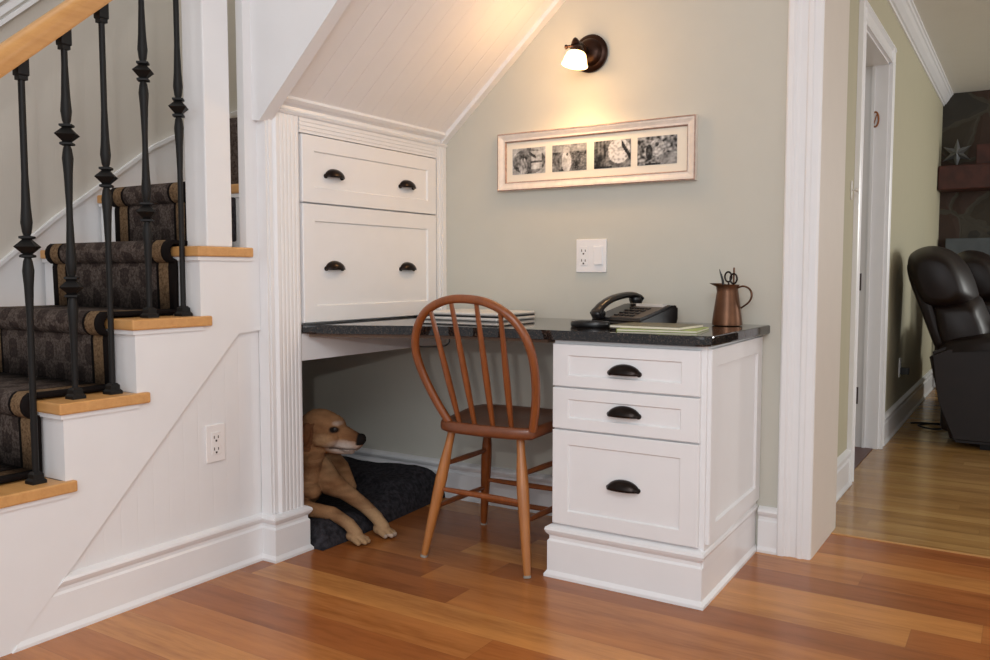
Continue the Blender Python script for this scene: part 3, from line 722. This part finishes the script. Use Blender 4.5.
# ================================================================== DOG BED
bm = bmesh.new(); g = []; nx, ny = 60, 60
def bed_pt(u, v):
    x = -2.90+(.925-.062*max(0, v-.15))*u; yy = 2.035+(.775)*v
    e = min(u, 1-u, v, 1-v); r = min(1, e/.12); h = .085*math.sqrt(max(0, 1-(1-r)**2))
    c = max(0, v-.35)/.65
    h = h*(1+c*.62)+(.018*noise.noise((u*5, v*5, 0))+.006*noise.noise((u*17, v*17, 3)))*r
    dd = math.hypot((x+2.45)/.42, (yy-2.27)/.24)
    if dd < 1.25: h = min(h, .058+max(0, dd-.85)*.09)
    return Vector((x, yy, max(.006, h+.004)))
for j in range(ny+1): g.append([bm.verts.new(bed_pt(i/nx, j/ny)) for i in range(nx+1)])
for j in range(ny):
    for i in range(nx): bm.faces.new((g[j][i], g[j][i+1], g[j+1][i+1], g[j+1][i]))
rim = [g[0][i] for i in range(nx)]+[g[j][nx] for j in range(ny)]+[g[ny][i] for i in range(nx, 0, -1)]+[g[j][0] for j in range(ny, 0, -1)]
lo = [bm.verts.new((v.co.x, v.co.y, 0.001)) for v in rim]; n = len(rim)
for i in range(n): bm.faces.new((rim[i], lo[i], lo[(i+1) % n], rim[(i+1) % n]))
bm.faces.new(lo)
tag(obj('dog_bed', bm, M['fleece'], smooth=True, angle=60), 'charcoal fleece dog bed on the floor under the cabinet', 'dog bed')

# ================================================================== DOG
def V(*a): return Vector(a)
HD = V(.885, .455, -.10).normalized(); HS = V(.455, -.885, 0).normalized(); HU = HS.cross(HD).normalized()   # head forward, towards the camera, up
if HU.z < 0: HU = -HU
HC = V(-2.138, 2.218, .368)
def hp_(f, s, u): return HC+HD*f+HS*s+HU*u
bm = bmesh.new()
def ball(c, r, sc=None, ax=None):
    m_ = Matrix.Translation(c)
    if sc:
        R = Matrix(ax).transposed().to_4x4() if ax else Matrix.Identity(4); m_ = m_ @ R @ Matrix.Diagonal((*sc, 1))
    bmesh.ops.create_icosphere(bm, subdivisions=3, radius=r, matrix=m_)
def chain(pts, n=10):
    for (a, ra_), (b, rb2) in zip(pts, pts[1:]):
        for i in range(n+1):
            t = i/n; ball(Vector(a).lerp(Vector(b), t), ra_+(rb2-ra_)*t)
AX = (HD, HS, HU)
# skull, brow, muzzle, jaw
ball(hp_(-.012, 0, .012), .070, (1.12, .86, .88), AX)
ball(hp_(.030, 0, .012), .050, (1.0, 1.0, .95), AX)
for s in (-1, 1):
    ball(hp_(.046, s*.026, .026), .018, (1.2, 1, .9), AX)
    ball(hp_(.020, s*.034, -.022), .036, (1.3, .9, 1), AX)
chain([(hp_(.055, 0, -.006), .036), (hp_(.095, 0, -.018), .031), (hp_(.122, 0, -.028), .029)])
for s in (-1, 1): chain([(hp_(.050, s*.015, -.032), .028), (hp_(.092, s*.013, -.046), .024), (hp_(.122, s*.009, -.044), .019)])
chain([(hp_(.005, 0, -.055), .030), (hp_(.060, 0, -.066), .019), (hp_(.106, 0, -.066), .013)])
ball(hp_(.139, 0, -.020), .021, (.85, 1.1, 1.0), AX)
# brow ridge, cheek, stop
for s in (-1, 1):
    ball(hp_(.052, s*.024, .030), .011, (1.3, 1, .8), AX); ball(hp_(-.002, s*.046, -.030), .026, (1.1, .7, 1), AX)
    ball(hp_(.118, s*.013, -.036), .020, (1, .9, 1), AX)
# throat and shoulder folds
chain([(hp_(-.02, .01, -.075), .034), (V(-2.150, 2.165, .255), .036), (V(-2.150, 2.150, .205), .040)])
chain([(V(-2.235, 2.10, .235), .05), (V(-2.175, 2.11, .175), .040), (V(-2.125, 2.14, .160), .032)])
# ears: flat hanging flaps
for s in (-1, 1):
    for i in range(9):
        t = i/8; ball(hp_(-.044-.016*t, s*(.062+.006*math.sin(t*3)), .016-.066*t), .019*(.75+.5*math.sin(PI*min(1, t*1.05))), (1, .38, 1.1), AX)
# neck, chest, trunk
chain([(hp_(-.05, 0, -.02), .064), (V(-2.215, 2.185, .285), .076), (V(-2.235, 2.175, .215), .098), (V(-2.27, 2.19, .175), .108)])
ball(V(-2.185, 2.165, .215), .062, (1, 1, 1.2))
chain([(V(-2.27, 2.20, .170), .112), (V(-2.45, 2.27, .175), .118), (V(-2.62, 2.33, .165), .108), (V(-2.74, 2.37, .15), .095)])
chain([(V(-2.62, 2.44, .14), .075), (V(-2.50, 2.50, .14), .05), (V(-2.60, 2.56, .135), .03), (V(-2.45, 2.58, .135), .026)])
chain([(V(-2.72, 2.30, .13), .07), (V(-2.60, 2.22, .10), .045)])
chain([(V(-2.80, 2.40, .15), .035), (V(-2.80, 2.55, .145), .022), (V(-2.70, 2.66, .145), .014)])
# fore leg A (near) and B (far)
chain([(V(-2.215, 2.125, .185), .058), (V(-2.165, 2.095, .112), .036), (V(-2.10, 2.100, .108), .027), (V(-2.020, 2.130, .100), .0225), (V(-1.960, 2.148, .066), .0215), (V(-1.930, 2.152, .036), .022)])
chain([(V(-2.175, 2.215, .215), .060), (V(-2.10, 2.205, .178), .043), (V(-2.04, 2.212, .158), .031), (V(-1.975, 2.248, .104), .024), (V(-1.932, 2.260, .066), .0225), (V(-1.902, 2.262, .036), .022)])
chain([(V(-2.225, 2.325, .235), .045), (V(-2.175, 2.35, .20), .026), (V(-2.135, 2.355, .13), .020)])
def paw(c, d):
    d = Vector(d).normalized(); s = Vector((-d.y, d.x, 0))
    ball(c+V(0, 0, .026), .024, (1.2, 1.05, .85), (d, s, V(0, 0, 1))); ball(c+d*.022+V(0, 0, .019), .020, (1.2, 1.25, .85), (d, s, V(0, 0, 1)))
    for k_, (o_, ln) in enumerate(((-.026, .036), (-.009, .052), (.009, .052), (.026, .036))):
        chain([(c+s*o_*.8+d*.012+V(0, 0, .022), .0105), (c+s*o_+d*ln+V(0, 0, .0125), .0095)], 4)
PA = V(-1.942, 2.152, .001); PBw = V(-1.915, 2.262, .001)
paw(PA, (.95, .12, 0)); paw(PBw, (.95, .1, 0))
bmd = bpy.data.meshes.new('tmp'); bm.to_mesh(bmd); bm.free()
tmp = bpy.data.objects.new('tmp', bmd); COL.objects.link(tmp)
r_ = tmp.modifiers.new('r', 'REMESH'); r_.mode = 'VOXEL'; r_.voxel_size = .0027
s_ = tmp.modifiers.new('s', 'SMOOTH'); s_.iterations = 4; s_.factor = .5
dg_ = bpy.context.evaluated_depsgraph_get(); em = bpy.data.meshes.new_from_object(tmp.evaluated_get(dg_))
bpy.data.objects.remove(tmp); bm = bmesh.new(); bm.from_mesh(em)
# mouth crease and eye socket by displacement
for v in bm.verts:      # short coat: fine uneven surface, smoother on the muzzle
    q = v.co-HC; am = .0016 if q.dot(HD) < .03 else .0004
    v.co += v.normal*am*noise.noise(Vector((v.co.x*60, v.co.y*60, v.co.z*110)))
for v in bm.verts:
    q = v.co-HC; f, s, u = q.dot(HD), q.dot(HS), q.dot(HU)
    if .02 < f < .14 and abs(u+.056-(f-.1)*.06) < .006 and abs(s) > .006: v.co -= v.normal*.003
lay = bm.verts.layers.float_color.new('Col')
def mixc(a, b, t): t = max(0, min(1, t)); return tuple(x+(y-x)*t for x, y in zip(a, b))
lin = lambda c: srgb(c)[:3]
gold, deep, pale, grey, blk = lin((160, 118, 82)), lin((112, 74, 47)), lin((200, 164, 124)), lin((196, 182, 172)), lin((20, 17, 16))
for v in bm.verts:
    q = v.co-HC; f, s, u = q.dot(HD), q.dot(HS), q.dot(HU)
    c = mixc(gold, deep, .5+1.0*noise.noise(v.co*9)+.6*noise.noise(Vector((v.co.x*25, v.co.y*25, v.co.z*70))))
    if f > -.09 and v.co.z > .26:
        c = mixc(c, gold, .4)
        g_ = max(0, 1-(((f-.085)/.075)**2+((u+.055)/.036)**2)); c = mixc(c, grey, g_*1.1+.0)
        g_ = max(0, 1-(((f-.02)/.04)**2+((u+.03)/.03)**2)); c = mixc(c, pale, g_*.6)
        g_ = max(0, 1-(((f-.055)/.020)**2+((u-.034)/.010)**2)); c = mixc(c, grey, g_*.55)
        if f > .06 and u > -.025: c = mixc(c, deep, (f-.06)/.05*.8)
        if -.090 < f < -.022 and abs(s) > .056 and u > -.075: c = mixc(c, lin((92, 54, 32)), .75)
        e_ = ((f-.048)/.019)**2+((u-.012)/.013)**2
        if abs(s) > .012: c = mixc(c, blk, (1.15-e_)*1.4)
        if f > .122 and u > -.038: c = mixc(c, blk, (f-.124)/.006)
        if .03 < f < .135 and abs(u+.056-(f-.1)*.06) < .0035: c = mixc(c, blk, .6)
    if v.co.z < .27 and v.co.x > -2.3: c = mixc(c, pale, max(0, .45*noise.noise(v.co*14)+.15))
    if v.co.x > -1.99 and v.co.z < .10: c = mixc(c, pale, min(1, (v.co.x+1.99)/.09)*.7)
    if v.co.x > -1.875 and v.co.z < .02: c = mixc(c, grey, .6)
    v[lay] = (*c, 1)
# eyes belong to the same continuous body mesh
for s in (-1, 1):
    r = bmesh.ops.create_uvsphere(bm, u_segments=14, v_segments=10, radius=.0105, matrix=Matrix.Translation(hp_(.049, s*.037, .013)))
    for f_ in {f_ for v in r['verts'] for f_ in v.link_faces}: f_.material_index = 1
dog = obj('dog', bm, [M['fur'], M['dogblack']], smooth=True, angle=180)
tag(dog, 'golden dog with a greying muzzle lying on the dark bed under the cabinet', 'dog')

# ================================================================== THINGS ON THE DESK
Z = .7605
lp = thing('laptop', 'closed silver laptop lying on the desk behind the chair', 'laptop', (-1.737, 2.62, Z), math.radians(-1))
bm = bmesh.new(); box(bm, -.17, -.13, .0, .17, .13, .013, bev=.005); obj('base', bm, M['silver'], lp, world=False)
bm = bmesh.new(); box(bm, -.168, -.129, .0128, .168, .129, .018); obj('gap', bm, M['black'], lp, world=False)
bm = bmesh.new(); box(bm, -.17, -.13, .018, .17, .13, .030, bev=.005); obj('lid', bm, M['silver'], lp, world=False)
# phone
ph = thing('desk_phone', 'black corded desk phone on the counter beside the copper jug', 'telephone', (-1.115, 2.62, Z), math.radians(-22))
bm = bmesh.new(); prism(bm, [(-.085, 0), (.085, 0), (.092, .02), (.092, .062), (.07, .066), (-.085, .022), (-.09, .012)], 0, -.115, .115)
bmesh.ops.bevel(bm, geom=bm.edges[:], offset=.006, segments=2, affect='EDGES'); obj('base', bm, M['black'], ph, smooth=True, angle=12, world=False)
slope = (.066-.022)/.155
def onb(x, y, dz=0): return Vector((x, y, .022+(y+.085)*slope+dz))
kb = bmesh.new(); prism(kb, [(-.078, .0235), (.060, .0635), (.060, .0655), (-.078, .0265)], 0, -.032, .105); obj('keypad_panel', kb, M['grey_key'], ph, world=False)
for i in range(4):
    for j in range(4):
        q = onb(-.018+i*.024, -.06+j*.024, .0035); bm = bmesh.new(); box(bm, q.x-.008, q.y-.007, q.z-.004, q.x+.008, q.y+.007, q.z+.003, bev=.0015); obj('key', bm, M['black'], ph, world=False)
q = onb(.035, .045, .003); obj('display', B(q.x-.06, q.y-.010, q.z-.003, q.x+.06, q.y+.012, q.z+.006), M['silver'], ph, world=False)
bm = bmesh.new(); hp2 = smooth_path([(-.078, -.100, .034), (-.078, -.075, .060), (-.078, -.03, .082), (-.078, .03, .094), (-.078, .075, .094), (-.078, .1, .082)], 6)
tube(bm, hp2, [.020]*4+[.0175]*(len(hp2)-8)+[.020]*4, 12, flat=(.62, 1.35)); 
for y, z in ((-.088, .034), (.088, .080)): lathe(bm, [(0, .020), (.012, .025), (.022, .024), (.028, .016)], (-.078, y, z-.014), seg=20)
obj('handset', bm, M['black'], ph, smooth=True, angle=50, world=False)
# oval case left of the phone
bm = bmesh.new(); rg = []
for s, z in ((.96, 0), (1, .004), (1, .013), (.95, .018), (.82, .018), (.76, .012), (.3, .010)):
    rg.append([bm.verts.new((-1.178+.066*s*math.cos(a*PI/16), 2.42+.045*s*math.sin(a*PI/16), Z+z)) for a in range(32)])
for a, b in zip(rg, rg[1:]):
    for j in range(32): bm.faces.new((a[j], a[(j+1) % 32], b[(j+1) % 32], b[j]))
bm.faces.new(rg[0][::-1]); bm.faces.new(rg[-1])
tag(obj('oval_tray', bm, M['black'], smooth=True), 'flat black oval tray with raised rim to the left of the phone', 'tray')
# magazines
def mag(name, cx, cy, w, d, z, h, rz, cov, label):
    t = thing(name, label, 'magazine', (cx, cy, z), rz, 'magazines in front of the phone')
    bm = bmesh.new(); box(bm, -w/2+.001, -d/2+.001, .0008, w/2-.001, d/2-.001, h-.0008); obj('pages', bm, M['paper'], t, world=False)
    bm = bmesh.new(); box(bm, -w/2, -d/2, h-.0008, w/2, d/2, h); box(bm, -w/2, -d/2, 0, w/2, d/2, .0008); box(bm, -w/2-.0008, -d/2, 0, -w/2, d/2, h); obj('cover', bm, cov, t, world=False); return t
mag('magazine', -.925, 2.40, .235, .19, Z, .006, math.radians(8), M['green_cov'], 'green covered magazine at the bottom of the pile in front of the phone')
mag('magazine', -.955, 2.42, .225, .18, Z+.0062, .008, math.radians(-3), M['olive_cov'], 'olive magazine lying on top of the green one')
# copper jug with pen and scissors
jp = V(-.832, 2.72, Z); jg = thing('copper_jug', 'tapered brown copper jug at the right end of the desk', 'jug', jp)
bm = bmesh.new(); pr2 = [(0, .040), (.002, .048), (.008, .048), (.03, .0455), (.07, .040), (.11, .034), (.122, .0325), (.13, .037), (.133, .038), (.130, .035), (.12, .030), (.06, .038), (.01, .043), (.008, .01)]
lathe(bm, pr2, jp, seg=36)
for v in bm.verts:
    q = v.co-jp
    if q.z > .118 and q.x < -.015: v.co.x -= (q.z-.118)*1.5*(-q.x/.038); v.co.z += .004
obj('body', bm, M['copper'], jg, smooth=True, angle=60)
bm = bmesh.new(); tube(bm, smooth_path([jp+V(.032, 0, .122), jp+V(.050, 0, .128), jp+V(.070, 0, .120), jp+V(.078, 0, .100), jp+V(.070, 0, .078), jp+V(.045, 0, .058)]), .006, 8, flat=(.5, 1.3), up=(1, 0, 0)); obj('handle', bm, M['copper'], jg, smooth=True)
bm = bmesh.new(); tube(bm, [jp+V(.0, .004, .012), jp+V(-.017, .002, .145), jp+V(-.023, 0, .168)], [.004, .004, .003], 8); tube(bm, [jp+V(-.024, 0, .168), jp+V(-.028, 0, .183)], [.0028, .001], 8)
tag(obj('pen', bm, M['black'], smooth=True), 'black pen standing in the copper jug', 'pen')
sr = thing('scissors', 'scissors standing handles up in the copper jug', 'scissors', jp+V(.012, 0, .02))
for s, zc in ((-1, .158), (1, .152)):
    bm = bmesh.new(); c0 = jp+V(.010+s*.010, -.004*s, zc); tube(bm, [c0+V(.011*math.cos(a*PI/10), 0, .016*math.sin(a*PI/10)) for a in range(21)], .003, 8, cap=False); tube(bm, [c0+V(0, 0, -.014), jp+V(.012, 0, .09)], .003, 8); obj('handle_loop', bm, M['bronze'], sr, smooth=True)
    bm = bmesh.new(); box(bm, jp.x+.009+s*.002, jp.y-.001, jp.z+.02, jp.x+.014+s*.002, jp.y+.001, jp.z+.10); obj('blade', bm, M['silver'], sr)
bm = bmesh.new(); tube(bm, [jp+V(.016, .006, .02), jp+V(.018, .006, .188)], .003, 8); tag(obj('pencil', bm, M['copper'], smooth=True), 'thin brown pencil standing behind the scissors in the jug', 'pencil')
# loose cord under the counter
bm = bmesh.new(); tube(bm, smooth_path([(-1.642, 2.30, .719), (-1.641, 2.30, .700), (-1.655, 2.30, .688), (-1.70, 2.34, .680), (-1.80, 2.42, .668), (-1.92, 2.52, .655), (-2.032, 2.60, .646)]), .0028, 8)
tag(obj('power_cord', bm, M['black'], smooth=True), 'thin black power cord looping below the desk counter', 'cord')

# ================================================================== LIVING ROOM
# sofa faces +x; seats side by side along y
sf = thing('reclining_sofa', 'dark brown leather reclining sofa in the living room beyond the hall', 'sofa', (-.1, 5.4, 0))
def soft(bm, pts, y0, y1, puff=.03, seg=14):
    """outline in xz given as closed smooth loop, puffed between y0 and y1"""
    P = smooth_path([Vector((x, 0, z)) for x, z in pts]+[Vector((pts[0][0], 0, pts[0][1]))], 5)[:-1]
    c = sum(P, Vector())/len(P); rg = []
    for i in range(seg+1):
        t = (1-math.cos(PI*i/seg))/2; e = math.sin(PI*t)**.5; s = 1-(1-e)*.5
        rg.append([bm.verts.new((c.x+(p.x-c.x)*s, y0+(y1-y0)*t, c.z+(p.z-c.z)*s)) for p in P])
    n = len(P)
    for a, b in zip(rg, rg[1:]):
        for j in range(n): bm.faces.new((a[j], a[(j+1) % n], b[(j+1) % n], b[j]))
    bm.faces.new(rg[0][::-1]); bm.faces.new(rg[-1])
bm = bmesh.new(); prism(bm, [(-.335, .03), (.60, .03), (.62, .55), (.55, .60), (-.36, .545), (-.455, .50), (-.40, .25)], 1, 5.06, 5.20); bmesh.ops.bevel(bm, geom=bm.edges[:], offset=.02, segments=3, affect='EDGES')
obj('arm', bm, M['leather'], sf, smooth=True, angle=12)
bm = bmesh.new(); soft(bm, [(-.42, .50), (-.1, .56), (.3, .57), (.6, .54), (.64, .60), (.45, .65), (.0, .64), (-.35, .58)], 5.02, 5.24); obj('arm_pad', bm, M['leather'], sf, smooth=True, angle=60)
bm = bmesh.new(); box(bm, -.40, 5.2, .06, .55, 6.98, .42, bev=.03); obj('seat_base', bm, M['leather'], sf, smooth=True)
bm = bmesh.new(); box(bm, -.2, 5.1, 0, .5, 6.9, .06); obj('plinth', bm, M['dark'], sf)
for a, dx in ((5.14, 0), (6.30, .13)):
    bm = bmesh.new(); soft(bm, [(-.385, .40), (-.44, .50), (-.53, .74), (-.60, .93), (-.60, 1.0), (-.52, 1.02), (-.48, .9), (-.38, .62), (-.30, .42)], a, a+.60); bmesh.ops.translate(bm, verts=bm.verts, vec=(dx, 0, 0)); obj('back_shell', bm, M['leather'], sf, smooth=True, angle=60)
    bm = bmesh.new(); soft(bm, [(-.605, .95), (-.59, 1.04), (-.50, 1.085), (-.39, 1.06), (-.31, .98), (-.255, .85), (-.25, .76), (-.34, .70), (-.50, .72), (-.58, .86)], a-.05, a+.58); bmesh.ops.translate(bm, verts=bm.verts, vec=(dx, 0, 0)); obj('head_cushion', bm, M['leather'], sf, smooth=True, angle=60)
    bm = bmesh.new(); soft(bm, [(-.50, .80), (-.27, .82), (-.20, .72), (-.16, .60), (-.14, .46), (-.36, .42), (-.46, .58)], a-.035, a+.58); bmesh.ops.translate(bm, verts=bm.verts, vec=(dx, 0, 0)); obj('lumbar_cushion', bm, M['leather'], sf, smooth=True, angle=60)
    bm = bmesh.new(); soft(bm, [(-.25, .42), (.5, .42), (.58, .48), (.5, .55), (-.2, .53)], a-.02, a+.58); obj('seat_cushion', bm, M['leather'], sf, smooth=True, angle=60)
bm = bmesh.new(); soft(bm, [(-.42, .40), (.5, .40), (.52, .62), (.45, .66), (-.36, .66), (-.44, .6)], 5.74, 6.26); obj('console', bm, M['leather'], sf, smooth=True, angle=60)
bm = bmesh.new(); soft(bm, [(-.08, .57), (.10, .57), (.12, .64), (.06, .68), (-.06, .67)], 5.3, 5.62); tag(obj('red_cushion', bm, M['red'], smooth=True), 'small dark red cushion lying on the leather sofa seat', 'cushion')
bm = bmesh.new(); prism(bm, [(-.03, .683), (.05, .733), (.052, .740), (-.03, .690)], 1, 5.36, 5.54); tag(obj('paper_sheet', bm, M['paper']), 'folded white paper on top of the red cushion', 'paper')
# mantel and objects
mt = tag(obj('mantel_beam', B(-.655, 7.56, 1.585, .9, 7.84, 1.775, bev=.01), M['wood_dark']), 'dark red wooden mantel beam on the stone fireplace', 'mantel')
bm = bmesh.new(); c = V(-.535, 7.66, 1.775); pts = []
for i in range(12):
    a = PI/2+i*PI/6; r = .115 if i % 2 == 0 else .045; pts.append((c.x+r*math.cos(a), c.z+.10+r*math.sin(a)))
vs = [bm.verts.new((x, 7.66, z)) for x, z in pts]; f0 = bm.verts.new((c.x, 7.63, c.z+.10)); b0 = bm.verts.new((c.x, 7.69, c.z+.10))
for i in range(12): bm.faces.new((vs[i], vs[(i+1) % 12], f0)); bm.faces.new((vs[(i+1) % 12], vs[i], b0))
tag(obj('star_ornament', bm, M['star']), 'grey metal star standing on the mantel beam', 'ornament')
bm = bmesh.new(); box(bm, -.40, 7.62, 1.775, -.30, 7.68, 1.93, bev=.004); tag(obj('wooden_box', bm, M['wood_dark']), 'small upright brown box beside the star on the mantel', 'box')
tag(obj('slate_hearth_stone', B(-.60, 7.74, .98, 1.4, 7.842, 1.21, bev=.004), M['slate']), 'blue grey slate slab set in the stone fireplace below the mantel', 'stone slab')
fs_ = thing('fireplace_screen', 'pale panel with black edges on the floor behind the sofa', 'screen', (-.45, 7.6, 0))
obj('panel', B(-.585, 7.60, .03, -.30, 7.615, .62), M['hearth'], fs_)
bm = bmesh.new(); box(bm, -.60, 7.59, 0, -.58, 7.63, .65); box(bm, -.30, 7.59, 0, -.28, 7.63, .65); box(bm, -.60, 7.59, 0, -.28, 7.63, .03); box(bm, -.60, 7.59, .62, -.28, 7.63, .65); obj('frame', bm, M['black'], fs_)
# outlet with plug, cable on the floor
wp = wall_plate('wall_outlet', 'white outlet with a black plug low on the hall wall', 'outlet', (XH+.0005, 5.62, .36), (0, 1, 0), .07, .115, [(0, 'outlet')])
obj('plug', B(.006, -.018, -.04, .055, .018, .0, bev=.003), M['black'], wp, world=False)
bm = bmesh.new(); tube(bm, smooth_path([(-.60, 5.75, .006), (-.50, 5.80, .006), (-.38, 5.72, .006), (-.46, 5.58, .008), (-.55, 5.66, .012), (-.42, 5.80, .010), (-.30, 5.70, .006), (-.22, 5.78, .006)]), .005, 8)
tag(obj('floor_cable', bm, M['black'], smooth=True), 'tangled black cable on the floor behind the sofa', 'cable')
# clay oval on the door jamb, small hook by the door
bm = bmesh.new(); tube(bm, [(-.715+.016*math.cos(a*PI/12), 4.806, 1.726+.038*math.sin(a*PI/12)) for a in range(25)], .0045, 8, cap=False); tube(bm, [(-.722, 4.806, 1.70), (-.708, 4.806, 1.75)], .003, 8)
tag(obj('clay_ring', bm, M['clay'], smooth=True), 'small brown oval ring hung on the white door jamb', 'ornament')
bm = bmesh.new(); box(bm, XH, 3.84, 1.24, XH+.006, 3.86, 1.32, bev=.001); lathe(bm, [(0, .004), (.012, .004), (.016, .009), (.022, .008)], (XH+.006, 3.85, 1.28), (XH+.05, 3.85, 1.28), seg=12)
tag(obj('wall_hook', bm, M['silver'], smooth=True), 'tiny metal hook on the hall wall just before the doorway', 'hook')
